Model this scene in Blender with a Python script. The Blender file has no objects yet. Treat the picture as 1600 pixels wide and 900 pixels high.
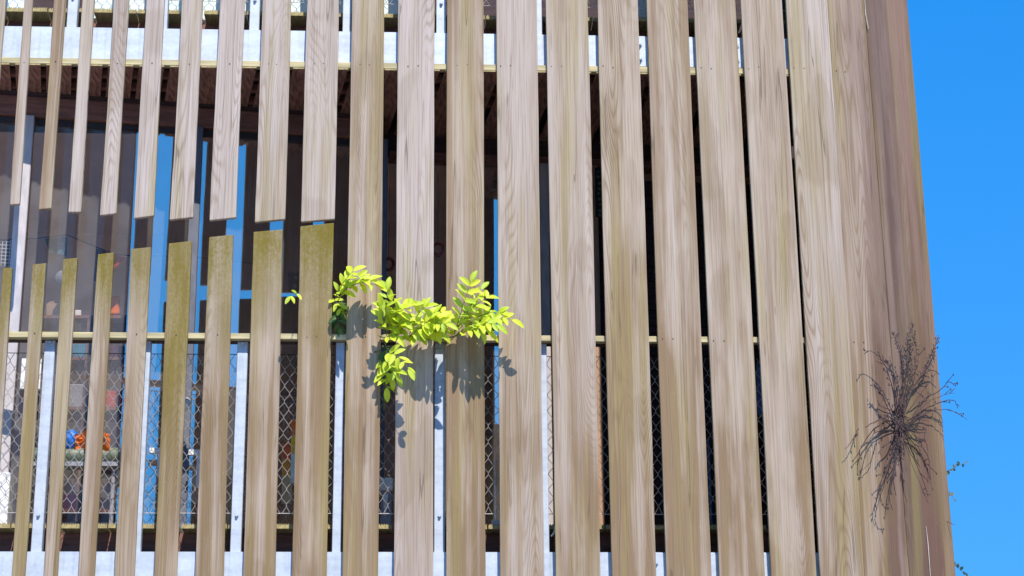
import bpy, bmesh, math, random
from mathutils import Vector, Matrix
R = math.radians
random.seed(7)
S = bpy.context.scene
COL = S.collection

# ------------------------------------------------------------------ camera
W0, H0, F = 1600.0, 900.0, 3000.0          # photograph size and focal length in its pixels
PITCH, YAW, ROLL = math.atan(F / 9450.0), R(3.26), 0.0085
CAM = Vector((0, 0, 1.6))
fw = Vector((math.sin(YAW) * math.cos(PITCH), math.cos(YAW) * math.cos(PITCH), math.sin(PITCH)))
rt = fw.cross(Vector((0, 0, 1))).normalized()
up = rt.cross(fw).normalized()
rt, up = (rt * math.cos(ROLL) - up * math.sin(ROLL)), (up * math.cos(ROLL) + rt * math.sin(ROLL))
cd = bpy.data.cameras.new('camera'); cam = bpy.data.objects.new('camera', cd); COL.objects.link(cam)
cd.sensor_width = 36; cd.lens = 36 * F / W0; cd.clip_start = 0.1; cd.clip_end = 2000
M = Matrix((rt, up, -fw)).transposed().to_4x4(); M.translation = CAM; cam.matrix_world = M
S.camera = cam

# ------------------------------------------------------------------ sky, sun, exposure
SUN_EL, SUN_AZ = R(52), R(11.5)              # azimuth: to the right of straight behind the camera
sdir = Vector((math.sin(SUN_AZ) * math.cos(SUN_EL), -math.cos(SUN_AZ) * math.cos(SUN_EL), math.sin(SUN_EL)))
wd = bpy.data.worlds.new('World'); S.world = wd; wd.use_nodes = True
nt = wd.node_tree; nt.nodes.clear()
sky = nt.nodes.new('ShaderNodeTexSky'); sky.sky_type = 'NISHITA'; sky.sun_disc = False
sky.sun_elevation = SUN_EL; sky.sun_rotation = math.pi - SUN_AZ
sky.air_density = 1.5; sky.dust_density = 0.0; sky.ozone_density = 10.0
tcw = nt.nodes.new('ShaderNodeTexCoord'); mpw = nt.nodes.new('ShaderNodeMapping'); mpw.inputs['Scale'].default_value = (1, 1, .35); mpw.inputs['Location'].default_value = (0, 0, .22)   # gentle gradient
nt.links.new(tcw.outputs['Generated'], mpw.inputs[0]); nt.links.new(mpw.outputs[0], sky.inputs[0])
hs = nt.nodes.new('ShaderNodeHueSaturation'); hs.inputs['Hue'].default_value = 0.508; hs.inputs['Saturation'].default_value = 1.31; hs.inputs['Value'].default_value = 1.0
bg = nt.nodes.new('ShaderNodeBackground'); bg.inputs['Strength'].default_value = 0.14
wo = nt.nodes.new('ShaderNodeOutputWorld')
nt.links.new(sky.outputs[0], hs.inputs['Color']); nt.links.new(hs.outputs[0], bg.inputs[0]); nt.links.new(bg.outputs[0], wo.inputs[0])
sl = bpy.data.lights.new('sun', 'SUN'); sl.energy = 4.4; sl.angle = R(0.5); sl.color = (1.0, 0.95, 0.88)
so = bpy.data.objects.new('sun', sl); COL.objects.link(so); so.rotation_euler = sdir.to_track_quat('Z', 'Y').to_euler()
so.location = (4, -6, 14)
S.view_settings.view_transform = 'Standard'; S.view_settings.look = 'None'
S.view_settings.exposure = 0.48; S.view_settings.gamma = 1.0

# ------------------------------------------------------------------ placing helpers
Y0 = 10.2                                  # plane of the slat fronts
def ray(px, py):
    return (fw + rt * ((px - W0 / 2) / F) + up * (-(py - H0 / 2) / F))
def at(px, py, dep=0.0):                   # point of a plane parallel to the facade, dep metres behind it
    d = ray(px, py); return CAM + d * ((Y0 + dep) / d.y)
def on_plane(px, py, p, n):
    d = ray(px, py); return CAM + d * ((p - CAM).dot(n) / d.dot(n))
def X(px, py=450, dep=0.0): return at(px, py, dep).x
def Z(py, px=620, dep=0.0): return at(px, py, dep).z

def tag(o, label=None, cat=None, group=None, kind=None):
    if label: o['label'] = label
    if cat: o['category'] = cat
    if group: o['group'] = group
    if kind: o['kind'] = kind
    return o
def thing(name, label, cat, loc, group=None):
    o = bpy.data.objects.new(name, None); COL.objects.link(o); o.location = loc; o.empty_display_size = 0.1
    bpy.context.view_layer.update()
    return tag(o, label, cat, group)
def obj(name, bm, m, parent=None, origin=None, smooth=False):
    """link a bmesh given in world coordinates as one object"""
    o0 = Vector(origin) if origin is not None else Vector((0, 0, 0))
    if origin is None and len(bm.verts):
        lo = [min(v.co[i] for v in bm.verts) for i in range(3)]; hi = [max(v.co[i] for v in bm.verts) for i in range(3)]
        o0 = Vector(((lo[0] + hi[0]) / 2, (lo[1] + hi[1]) / 2, lo[2]))
    for v in bm.verts: v.co -= o0
    bmesh.ops.recalc_face_normals(bm, faces=bm.faces)
    me = bpy.data.meshes.new(name); bm.to_mesh(me); bm.free()
    me.materials.append(m)
    if smooth:
        for p in me.polygons: p.use_smooth = True
    o = bpy.data.objects.new(name, me); COL.objects.link(o); o.location = o0
    if parent:
        o.parent = parent
        ploc = Vector((0, 0, 0)); q = parent
        while q: ploc += q.location; q = q.parent
        o.location = o0 - ploc
    return o
def hexa(bm, a, b):                        # a: four front points, b: four back points (same order)
    va = [bm.verts.new(p) for p in a]; vb = [bm.verts.new(p) for p in b]
    bm.faces.new(va); bm.faces.new(vb[::-1])
    for i in range(4):
        j = (i + 1) % 4; bm.faces.new((va[j], va[i], vb[i], vb[j]))
    return va + vb
def box(bm, x0, x1, y0, y1, z0, z1):
    return hexa(bm, [Vector(p) for p in ((x0, y0, z0), (x1, y0, z0), (x1, y0, z1), (x0, y0, z1))],
                [Vector(p) for p in ((x0, y1, z0), (x1, y1, z0), (x1, y1, z1), (x0, y1, z1))])
def bevel(bm, w, seg=1):
    bmesh.ops.bevel(bm, geom=list(bm.edges), offset=w, segments=seg, affect='EDGES', profile=0.6)
    return bm
def tube(bm, pts, rad, n=5, cap=True):     # rad: number or list
    pts = [Vector(p) for p in pts]; rings = []
    for i, p in enumerate(pts):
        t = (pts[min(i + 1, len(pts) - 1)] - pts[max(i - 1, 0)])
        if t.length < 1e-9: t = Vector((0, 0, 1))
        t.normalize(); a = t.orthogonal().normalized() if abs(t.z) > .95 else t.cross(Vector((0, 0, 1))).normalized(); b = t.cross(a)
        r = rad[i] if isinstance(rad, (list, tuple)) else rad
        rings.append([bm.verts.new(p + (a * math.cos(2 * math.pi * k / n) + b * math.sin(2 * math.pi * k / n)) * r) for k in range(n)])
    for i in range(len(rings) - 1):
        for k in range(n):
            bm.faces.new((rings[i][k], rings[i][(k + 1) % n], rings[i + 1][(k + 1) % n], rings[i + 1][k]))
    if cap: bm.faces.new(rings[0][::-1]); bm.faces.new(rings[-1])
def ball(bm, c, r, sx=1, sy=1, sz=1, seg=14, rings=9, rough=0.0, rng=random):
    g = bmesh.ops.create_uvsphere(bm, u_segments=seg, v_segments=rings, radius=r)
    for v in g['verts']:
        k = 1 + rough * (rng.random() - .5)
        v.co = Vector((v.co.x * sx * k, v.co.y * sy * k, v.co.z * sz * k)) + Vector(c)

# ------------------------------------------------------------------ materials
def mat(name):
    m = bpy.data.materials.new(name); m.use_nodes = True; t = m.node_tree
    return m, t, t.nodes['Principled BSDF']
def N(t, kind, **k):
    n = t.nodes.new('ShaderNode' + kind)
    for a, v in k.items(): setattr(n, a, v)
    return n
def setin(n, **k):
    for a, v in k.items(): n.inputs[a.replace('_', ' ')].default_value = v
    return n
def math_(t, op, a, b=None, c=None, clamp=False):
    n = N(t, 'Math', operation=op, use_clamp=clamp)
    for i, v in enumerate((a, b, c)):
        if v is None: continue
        if isinstance(v, (int, float)): n.inputs[i].default_value = v
        else: t.links.new(v, n.inputs[i])
    return n.outputs[0]
def mix(t, fac, a, b, mode='MIX'):
    n = N(t, 'Mix', data_type='RGBA', blend_type=mode)
    if isinstance(fac, (int, float)): n.inputs[0].default_value = fac
    else: t.links.new(fac, n.inputs[0])
    for i, v in ((6, a), (7, b)):
        if isinstance(v, tuple): n.inputs[i].default_value = (*v, 1)
        else: t.links.new(v, n.inputs[i])
    return n.outputs[2]
def smooth(t, v, lo, hi, out0=0.0, out1=1.0):
    n = N(t, 'MapRange', interpolation_type='SMOOTHSTEP')
    t.links.new(v, n.inputs[0]); n.inputs[1].default_value = lo; n.inputs[2].default_value = hi
    n.inputs[3].default_value = out0; n.inputs[4].default_value = out1
    return n.outputs[0]
def noise(t, vec, scale, detail=3, rough=.5, dims='3D', w=None):
    n = N(t, 'TexNoise', noise_dimensions=dims); setin(n, Scale=scale, Detail=detail, Roughness=rough)
    t.links.new(vec, n.inputs['Vector'])
    if w is not None: t.links.new(w, n.inputs['W'])
    return n.outputs['Fac']
def mapping(t, vec, scale):
    n = N(t, 'Mapping'); n.inputs['Scale'].default_value = scale; t.links.new(vec, n.inputs['Vector']); return n.outputs[0]

def simple(name, c, rough=.6, metal=0.0, var=0.15, scale=20.0, bump=0.0, stretch=(1, 1, 1)):
    m, t, b = mat(name); tc = N(t, 'TexCoord'); v = mapping(t, tc.outputs['Object'], stretch)
    n = noise(t, v, scale, 4, .6)
    k = smooth(t, n, .3, .7, 1 - var, 1 + var)
    col = mix(t, 1.0, c, k, 'MULTIPLY')
    t.links.new(col, b.inputs['Base Color']); setin(b, Roughness=rough, Metallic=metal)
    if bump:
        bp = N(t, 'Bump'); setin(bp, Strength=bump, Distance=.004); t.links.new(n, bp.inputs['Height']); t.links.new(bp.outputs[0], b.inputs['Normal'])
    return m

def weathered_wood(name, tan=(.375, .272, .158), grey=(.485, .398, .335), brown=(.245, .158, .085), grad=None):
    """cedar board along local Z; object colour: R warm brown stain, G moss from the top down, B grey-pink bleaching, A grain strength"""
    m, t, b = mat(name); tc = N(t, 'TexCoord'); oi = N(t, 'ObjectInfo')
    w = math_(t, 'MULTIPLY', oi.outputs['Random'], 137.0)
    sep = N(t, 'SeparateColor'); t.links.new(oi.outputs['Color'], sep.inputs[0])
    stain, moss, pale, grain = sep.outputs[0], sep.outputs[1], sep.outputs[2], oi.outputs['Alpha']
    P = tc.outputs['Object']
    # slow field whose contours are the growth rings of a plain-sawn board
    f1 = noise(t, mapping(t, P, (5.0, 0.0, 0.42)), 1.0, 1.0, .4, '4D', w)
    f2 = noise(t, mapping(t, P, (40.0, 0.0, 3.0)), 1.0, 2.0, .5, '4D', w)
    rings = math_(t, 'ADD', math_(t, 'MULTIPLY', f1, 330.0), math_(t, 'MULTIPLY', f2, 3.0))
    ring = math_(t, 'MULTIPLY', math_(t, 'ADD', math_(t, 'SINE', rings), 1.0), .5)
    rx = N(t, 'SeparateXYZ'); t.links.new(P, rx.inputs[0])
    ringmask = smooth(t, noise(t, mapping(t, P, (7.0, 0, .5)), 1.0, 1.0, .5, '4D', math_(t, 'ADD', w, 9.0)), .47, .66)
    ring = math_(t, 'MULTIPLY', math_(t, 'POWER', ring, 3.2), math_(t, 'MULTIPLY', ringmask, grain))
    fib = noise(t, mapping(t, P, (170.0, 10.0, 2.2)), 1.0, 4.0, .65, '4D', w)
    fib2 = noise(t, mapping(t, P, (85.0, 10.0, .8)), 1.0, 3.0, .6, '4D', math_(t, 'ADD', w, 21.0))
    str1 = noise(t, mapping(t, P, (16.0, 4.0, .45)), 1.0, 2.0, .5, '4D', math_(t, 'ADD', w, 3.0))
    blot = noise(t, mapping(t, P, (5.0, 2.0, 1.1)), 1.0, 4.0, .6, '4D', math_(t, 'ADD', w, 5.0))
    speck = noise(t, mapping(t, P, (90.0, 90.0, 60.0)), 1.0, 3.0, .6, '4D', w)
    if grad:                                 # boards whose colour drifts across their width
        gx = math_(t, 'ADD', rx.outputs['X'], math_(t, 'MULTIPLY', math_(t, 'SUBTRACT', str1, .5), .22)); gf = smooth(t, gx, grad[3], grad[4])
        tan, grey, brown = mix(t, gf, tan, grad[0]), mix(t, gf, grey, grad[1]), mix(t, gf, brown, grad[2])
    base = mix(t, pale, tan, grey)
    geo = N(t, 'NewGeometry'); gz = N(t, 'SeparateXYZ'); t.links.new(geo.outputs['Position'], gz.inputs[0])
    lowz = smooth(t, gz.outputs['Z'], 3.6, 5.4, .85, .0)      # boards are browner towards the street
    sm = math_(t, 'MULTIPLY', math_(t, 'ADD', lowz, 1.0), math_(t, 'ADD', math_(t, 'MULTIPLY', stain, smooth(t, math_(t, 'ADD', math_(t, 'MULTIPLY', str1, .6), math_(t, 'MULTIPLY', blot, .4)), .40, .60)), math_(t, 'MULTIPLY', lowz, .14)), clamp=True)
    c = mix(t, sm, base, brown)
    grn = math_(t, 'MULTIPLY', smooth(t, noise(t, mapping(t, P, (10.0, 2.0, .5)), 1.0, 3.0, .6, '4D', math_(t, 'ADD', w, 33.0)), .46, .68), .52)
    c = mix(t, grn, c, (.300, .230, .070))
    c = mix(t, math_(t, 'MULTIPLY', smooth(t, fib2, .53, .70), .33), c, (.180, .112, .066))
    c = mix(t, math_(t, 'MULTIPLY', smooth(t, fib, .44, .70), .52), c, (.165, .105, .062))
    c = mix(t, math_(t, 'MULTIPLY', ring, .60), c, (.190, .118, .058))
    sil = math_(t, 'MULTIPLY', smooth(t, noise(t, mapping(t, P, (38.0, 4.0, .6)), 1.0, 3.0, .6, '4D', math_(t, 'ADD', w, 57.0)), .55, .72), .15 if grad else .30)
    c = mix(t, sil, c, mix(t, .25, grey, (.52, .45, .38)))
    wet = smooth(t, noise(t, mapping(t, P, (3.0, 2.0, 1.3)), 1.0, 2.0, .5, '4D', math_(t, 'ADD', w, 71.0)), .56, .60)
    c = mix(t, math_(t, 'MULTIPLY', wet, .20), c, (.17, .108, .045))
    ck = math_(t, 'ABSOLUTE', math_(t, 'SUBTRACT', noise(t, mapping(t, P, (15.0, 2.0, .35)), 1.0, 2.0, .45, '4D', math_(t, 'ADD', w, 91.0)), .5))
    ckm = math_(t, 'MULTIPLY', smooth(t, ck, .0025, .007, 1.0, 0.0), smooth(t, blot, .50, .56))      # drying cracks
    c = mix(t, math_(t, 'MULTIPLY', ckm, .55), c, (.105, .068, .042))
    # moss and algae: from the cut top end downwards, speckled
    depth = math_(t, 'MULTIPLY', rx.outputs['Z'], -1.0)
    reach = math_(t, 'ADD', math_(t, 'MULTIPLY', moss, 1.7), .02)
    q = math_(t, 'SUBTRACT', 1.0, math_(t, 'DIVIDE', depth, reach), clamp=True)
    q = math_(t, 'MULTIPLY', q, 1.25)
    q = math_(t, 'ADD', q, math_(t, 'MULTIPLY', math_(t, 'SUBTRACT', str1, .5), 1.1), clamp=True)
    q = math_(t, 'MULTIPLY', math_(t, 'MULTIPLY', q, smooth(t, math_(t, 'ADD', math_(t, 'MULTIPLY', speck, .4), math_(t, 'MULTIPLY', blot, .6)), .34, .60, .45, 1.0)), smooth(t, moss, 0.02, .35))
    c = mix(t, math_(t, 'MULTIPLY', q, .97), c, (.160, .118, .006))
    pits = smooth(t, speck, .66, .74)
    c = mix(t, math_(t, 'MULTIPLY', pits, .25), c, (.50, .45, .30))
    t.links.new(c, b.inputs['Base Color']); setin(b, Roughness=.82); b.inputs['Specular IOR Level'].default_value = .25
    h = math_(t, 'SUBTRACT', math_(t, 'ADD', math_(t, 'MULTIPLY', fib, .8), math_(t, 'MULTIPLY', ring, -.9)), math_(t, 'MULTIPLY', ckm, 1.5))
    bp = N(t, 'Bump'); setin(bp, Strength=.45, Distance=.003); t.links.new(h, bp.inputs['Height']); t.links.new(bp.outputs[0], b.inputs['Normal'])
    return m
WOOD = weathered_wood('weathered_cedar')
WORN = weathered_wood('worn_board_edge', (.52, .42, .22), (.58, .49, .32), (.40, .30, .13))
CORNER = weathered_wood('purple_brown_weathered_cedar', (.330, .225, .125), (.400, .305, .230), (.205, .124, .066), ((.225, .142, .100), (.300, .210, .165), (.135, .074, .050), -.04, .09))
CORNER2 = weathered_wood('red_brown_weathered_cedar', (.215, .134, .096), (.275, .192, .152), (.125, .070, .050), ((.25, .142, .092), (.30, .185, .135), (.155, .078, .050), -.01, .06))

def galvanised():
    m, t, b = mat('galvanised_steel'); tc = N(t, 'TexCoord')
    vo = N(t, 'TexVoronoi'); setin(vo, Scale=55.0); t.links.new(tc.outputs['Object'], vo.inputs['Vector'])
    sp = N(t, 'SeparateColor'); t.links.new(vo.outputs['Color'], sp.inputs[0])
    n = noise(t, mapping(t, tc.outputs['Object'], (2, 2, 9)), 1.5, 4, .6)
    k = math_(t, 'ADD', math_(t, 'MULTIPLY', sp.outputs[0], .10), math_(t, 'MULTIPLY', smooth(t, n, .3, .7, .80, 1.0), smooth(t, noise(t, mapping(t, tc.outputs['Object'], (26, 26, 1.2)), 1.0, 3, .6), .28, .5, .84, 1.0)))
    t.links.new(mix(t, 1.0, (.52, .57, .64), k, 'MULTIPLY'), b.inputs['Base Color']); setin(b, Roughness=.55, Metallic=.15)
    return m
GALV = galvanised()
NAIL = simple('nail_steel', (.06, .05, .045), .5, .6)
TIMBER = simple('pale_softwood', (.46, .38, .20), .8, 0, .25, 3.0, .3, (1, 6, 14))
DECK = simple('decking_softwood', (.36, .29, .13), .85, 0, .3, 8.0, .3, (6, 1, 6))
SOFFIT = simple('brown_soffit_plank', (.30, .14, .105), .8, 0, .55, 6.0, .3, (9, 1.5, 1))
BROWN = simple('dark_red_brown_timber', (.20, .085, .06), .7, 0, .3, 5.0, .2, (1, 4, 8))
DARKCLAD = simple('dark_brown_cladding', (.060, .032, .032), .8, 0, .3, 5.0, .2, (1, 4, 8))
FRAME = simple('pale_painted_frame', (.50, .45, .44), .55, 0, .12, 8.0, .1, (3, 3, 1))
ORANGEWOOD = simple('orange_lacquered_timber', (.42, .25, .15), .5, 0, .2, 6.0, .1, (8, 8, 1))
SLATE = simple('shade_toned_frame', (.12, .125, .155), .5, 0, .15, 8.0, .1, (3, 3, 1))  # slat shade on the pale mullions put into a dark slate colour
ROOMWALL = simple('room_wall_paint', (.70, .55, .45), .9, 0, .1, 2.0)
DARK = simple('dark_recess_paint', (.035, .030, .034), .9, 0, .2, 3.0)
WIRE = simple('bright_wire', (.62, .58, .55), .4, .5, .1, 40.0)
CABLE = simple('black_cable', (.015, .015, .02), .5)
def glass(name, refl, tint=(1, 1, 1)):
    m = bpy.data.materials.new(name); m.use_nodes = True; t = m.node_tree; t.nodes.clear()
    o = N(t, 'OutputMaterial'); mx = N(t, 'MixShader'); tr = N(t, 'BsdfTransparent'); gl = N(t, 'BsdfGlossy')
    tr.inputs[0].default_value = (*tint, 1); gl.inputs['Roughness'].default_value = 0.012; gl.inputs[0].default_value = (1, .93, .82, 1)
    tc = N(t, 'TexCoord')
    bp = N(t, 'Bump'); setin(bp, Strength=.02, Distance=.02); t.links.new(noise(t, tc.outputs['Object'], 1.6, 1), bp.inputs['Height']); t.links.new(bp.outputs[0], gl.inputs['Normal'])
    mx.inputs[0].default_value = refl
    t.links.new(tr.outputs[0], mx.inputs[1]); t.links.new(gl.outputs[0], mx.inputs[2]); du = N(t, 'BsdfDiffuse'); du.inputs[0].default_value = (.55, .52, .50, 1); m3 = N(t, 'MixShader')      # film of dust
    t.links.new(smooth(t, noise(t, tc.outputs['Object'], 3.0, 4),   .3, .7, .05, .12), m3.inputs[0]); t.links.new(mx.outputs[0], m3.inputs[1]); t.links.new(du.outputs[0], m3.inputs[2]); t.links.new(m3.outputs[0], o.inputs[0])
    return m
CLEAR = glass('window_glass', .02, (.92, .90, .90))
SOLAR = glass('coated_window_glass', .44, (.8, .76, .77))

# ------------------------------------------------------------------ ground
bm = bmesh.new(); vs = [bm.verts.new(p) for p in ((-600, -600, 0), (600, -600, 0), (600, 600, 0), (-600, 600, 0))]; bm.faces.new(vs)
g = obj('ground', bm, simple('grey_paving', (.33, .31, .28), .9, 0, .2, 1.5), origin=(0, 0, 0)); tag(g, kind='structure')

# ------------------------------------------------------------------ levels
CH = .062                                   # depth of the steel channel front
zc_top, zc_bot = Z(50.5, 620, CH), Z(100.5, 620, CH)
zl_top = Z(862.5, 620, CH)
STOREY = zc_top - zl_top
strip_t, strip_b = Z(100.5, 620, CH) - .004, Z(107.5, 620, .033)
plank_t, plank_b = strip_b - .001, Z(111.8, 620, .05)
z_deck = Z(818.5, 620, .16)                 # top of the lower deck boards
ZF = z_deck - zl_top                        # deck above channel top
x_left, x_right = X(-260), X(1268)

# window wall: skewed part behind the open bays, then a deeper part parallel to the screen
A_, B_ = X(0, 300), X(530, 300)
def wd1(x): return .43 + (.70 - .43) * (x - A_) / (B_ - A_)
XK = X(596, 300)
D2 = 1.02
w1p = Vector((A_, Y0 + wd1(A_), 0)); w1u = Vector((B_ - A_, wd1(B_) - wd1(A_), 0)).normalized(); w1n = Vector((w1u.y, -w1u.x, 0))   # normal towards camera
w2p = Vector((XK, Y0 + D2, 0)); w2u = Vector((1, .073, 0)).normalized(); w2n = Vector((w2u.y, -w2u.x, 0))
def wall_u(px, py, w=1):
    p, u, n = (w1p, w1u, w1n) if w == 1 else (w2p, w2u, w2n)
    return (on_plane(px, py, p, n) - p).dot(u)
def wbox(bm, u0, u1, z0, z1, f0, f1, w=1):  # f0/f1: metres in front of the wall plane (negative is inside)
    p, u, n = (w1p, w1u, w1n) if w == 1 else (w2p, w2u, w2n)
    q = lambda uu, zz, ff: p + u * uu + n * ff + Vector((0, 0, zz))
    return hexa(bm, [q(u0, z0, f1), q(u1, z0, f1), q(u1, z1, f1), q(u0, z1, f1)], [q(u0, z0, f0), q(u1, z0, f0), q(u1, z1, f0), q(u0, z1, f0)])

# ------------------------------------------------------------------ slatted screen
screen = thing('timber_screen', 'tall screen of weathered grey brown vertical timber boards across the balconies', 'timber screen', at(620, 900))
TH = .030
def edge(pts, y):                            # x on the straight edge through pixel points (two or more rows, least squares)
    n = len(pts); sy = sum(p[1] for p in pts) / n; sx = sum(p[0] for p in pts) / n
    k = sum((p[1] - sy) * (p[0] - sx) for p in pts) / max(1e-6, sum((p[1] - sy) ** 2 for p in pts))
    return sx + k * (y - sy)
YT, YB = -190, 1150                          # boards run on above and below the picture
def slat(L, Rr, tl, tr, bl, br, col, depL=0.0, depR=0.0, name='slat', nails=(102, 527), m=None):
    def ep(E, y, dp): return at(edge(E, y), y, dp)
    fr = [ep(L, bl, depL), ep(Rr, br, depR), ep(Rr, tr, depR), ep(L, tl, depL)]
    # a true board: straighten the points, no twist
    nrm = (fr[1] - fr[0]).cross(fr[3] - fr[0]).normalized()
    if nrm.y > 0: nrm = -nrm
    dv = random.uniform(-.0025, .0025)
    fr = [p - nrm * dv for p in fr]
    bk = [p - nrm * TH for p in fr]
    bm = bmesh.new(); nr = 16; lat = (fr[1] - fr[0]).normalized(); rows = []
    a1, a2, a3 = random.uniform(0, 6), random.uniform(0, 6), random.uniform(0, 6)
    for i in range(nr + 1):
        f = i / nr; oL = lat * (.0016 * math.sin(a1 + 7 * f) + random.gauss(0, .0006)); oR = lat * (.0016 * math.sin(a2 + 6 * f) + random.gauss(0, .0006)); oN = nrm * (.0022 * math.sin(a3 + 5 * f))
        rows.append([bm.verts.new(fr[0].lerp(fr[3], f) + oL + oN), bm.verts.new(fr[1].lerp(fr[2], f) + oR + oN), bm.verts.new(bk[1].lerp(bk[2], f) + oR + oN), bm.verts.new(bk[0].lerp(bk[3], f) + oL + oN)])
    for i in range(nr):
        for k in range(4): bm.faces.new((rows[i][k], rows[i][(k + 1) % 4], rows[i + 1][(k + 1) % 4], rows[i + 1][k]))
    bm.faces.new(rows[0][::-1]); bm.faces.new(rows[-1])
    bm.normal_update()
    bmesh.ops.bevel(bm, geom=[e for e in bm.edges if e.calc_face_angle(0) > .5], offset=.0042, segments=2, affect='EDGES', profile=.6); bm.normal_update()
    ew = [f for f in bm.faces if f.calc_area() > 0 and max(abs(f.normal.dot(nrm)), abs(f.normal.dot((fr[3] - fr[0]).normalized()))) < .93]
    for f in ew: f.material_index = 1
    o = obj(name, bm, m or WOOD, screen, origin=((fr[2] + fr[3]) / 2 + (bk[2] + bk[3]) / 2) / 2)
    o.data.materials.append(WORN if m is None else m)
    o.color = col
    w = edge(Rr, 450) - edge(L, 450)
    for ny in nails:
        if not (max(tl, 0) < ny < min(bl, 900)): continue
        xs = [.28, .56] if w > 45 else [.5]
        if w > 60: xs = [.10, .34]
        for fx in xs:
            yy = ny + (edge(L, ny) - 620) * .0088 + random.uniform(-2.2, 1.5)
            xx = edge(L, yy) * (1 - fx) + edge(Rr, yy) * fx
            c = at(xx, yy, depL * (1 - fx) + depR * fx) - nrm * dv
            bmn = bmesh.new(); tube(bmn, [c - nrm * .002, c + nrm * .0012], .0036, 7)
            nl = obj('nail', bmn, NAIL, o)
    return o
def col(s, m, p, g=.8): return (s, m, p, g)
# upper short boards: left edge, right edge, bottom left y, bottom right y
UP = [
 ([(-62, 0), (-80, 225)], [(-50, 0), (-68, 225)], 309, 309, col(.5, 0, .8)),
 ([(-14, 0), (-32, 225)], [(9, 0), (-9, 225)], 314, 314, col(.5, 0, .8)),
 ([(37.5, 0), (22.5, 225), (15, 320)], [(51, 0), (37, 225), (29.5, 320)], 320, 319, col(.6, .0, .75)),
 ([(84, 0), (68, 225), (61, 326)], [(102, 0), (87, 225), (80, 326)], 327, 325, col(1.0, .0, .45)),
 ([(129, 0), (114, 225), (106, 331)], [(147, 0), (134, 225), (126, 331)], 331, 331, col(.35, .0, .95)),
 ([(177.5, 0), (164, 225), (156, 335)], [(201, 0), (189, 225), (180.5, 335)], 336, 333, col(.25, .0, 1.0)),
 ([(229, 0), (215, 225), (209, 340)], [(257, 0), (246, 225), (239, 340)], 341, 337, col(.2, .0, 1.0)),
 ([(285, 0), (271, 225), (266, 342)], [(317, 0), (307, 225), (301, 342)], 343, 339, col(.3, .0, .95)),
 ([(344, 0), (333, 225), (327, 344)], [(382, 0), (374, 225), (368, 344)], 344.5, 340, col(.2, .0, 1.0)),
 ([(411, 0), (402, 225), (398, 345)], [(454, 0), (449.5, 225), (445.5, 345)], 347, 342, col(.35, .0, .9)),
 ([(480, 0), (473.5, 225), (470, 345)], [(529, 0), (526, 225), (523, 345)], 346, 341.5, col(.3, .0, .9)),
]
for L, Rr, bl, br, c in UP: slat(L, Rr, YT, YT, bl, br, c)
LOW = [
 ([(-88, 450), (-118, 900)], [(-75, 450), (-105, 900)], 434, 433, col(.6, .6, .4)),
 ([(-42, 450), (-75, 900)], [(-27, 450), (-57, 900)], 427, 426, col(.6, .6, .4)),
 ([(5, 418), (-13, 675), (-30, 900)], [(19, 418), (2, 675), (-13, 900)], 419, 418, col(.6, .45, .5)),
 ([(51, 412), (34, 675), (17, 900)], [(71.5, 412), (56, 675), (37, 900)], 413, 411, col(.6, .38, .6)),
 ([(99, 404), (82, 675), (67, 900)], [(121, 404), (104, 675), (89, 900)], 405, 403, col(.7, .38, .5)),
 ([(152, 396), (136, 675), (121, 900)], [(177, 396), (162, 675), (147, 900)], 397, 394, col(.7, .38, .5)),
 ([(205, 387), (191, 675), (178, 900)], [(235, 387), (221, 675), (210, 900)], 388.5, 385.5, col(.4, .28, .6)),
 ([(264, 378), (251, 675), (240, 900)], [(299, 378), (287, 675), (276, 900)], 380, 376, col(.9, 1.0, .25)),
 ([(326.5, 368), (314, 675), (305, 900)], [(365, 368), (355, 675), (349, 900)], 370.5, 366.5, col(.5, .45, .6)),
 ([(397, 360), (386, 675), (380, 900)], [(441.5, 360), (436, 675), (429, 900)], 362.5, 358.5, col(.7, .40, .5)),
 ([(469, 350), (462.5, 675), (456, 900)], [(521, 350), (515, 675), (510, 900)], 353.5, 348, col(.7, .55, .4)),
]
for L, Rr, tl, tr, c in LOW: slat(L, Rr, tl, tr, YB, YB, c)
FULL = [
 ([(550, 0), (546, 225), (542.5, 450), (539, 675), (535, 900)], [(600, 0), (599, 225), (596, 450), (593, 675), (590, 900)], col(.75, 0, .55)),
 ([(622, 0), (621, 225), (619, 450), (617.5, 675), (615, 900)], [(679, 0), (678, 225), (678, 450), (677, 675), (677, 900)], col(.2, 0, .95)),
 ([(699, 0), (697.5, 225), (697, 450), (698, 675), (697, 900)], [(755, 0), (756, 225), (757, 450), (758, 675), (759, 900)], col(.9, 0, .4)),
 ([(776, 0), (776, 225), (777.5, 450), (781, 675), (782.5, 900)], [(839, 0), (841, 225), (844.5, 450), (848, 675), (851, 900)], col(.4, 0, .75)),
 ([(854, 0), (857, 225), (860, 450), (864.5, 675), (869, 900)], [(918, 0), (923, 225), (929, 450), (935, 675), (938, 900)], col(.45, 0, .7)),
 ([(934, 0), (937, 225), (946, 450), (951, 675), (956, 900)], [(997, 0), (1002, 225), (1012, 450), (1020, 675), (1025, 900)], col(.8, 0, .5, 1.0)),
 ([(1011, 0), (1017, 225), (1026, 450), (1034, 675), (1041, 900)], [(1074, 0), (1084, 225), (1094, 450), (1102, 675), (1112, 900)], col(.8, 0, .5, .6)),
 ([(1085, 0), (1094, 225), (1104, 450), (1114, 675), (1125, 900)], [(1149, 0), (1160, 225), (1174, 450), (1184, 675), (1196, 900)], col(.65, 0, .55, .6)),
 ([(1158, 0), (1169, 225), (1182, 450), (1194, 675), (1205, 900)], [(1222, 0), (1235, 225), (1250, 450), (1262, 675), (1276, 900)], col(.55, 0, .55, 1.3)),
]
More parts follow.
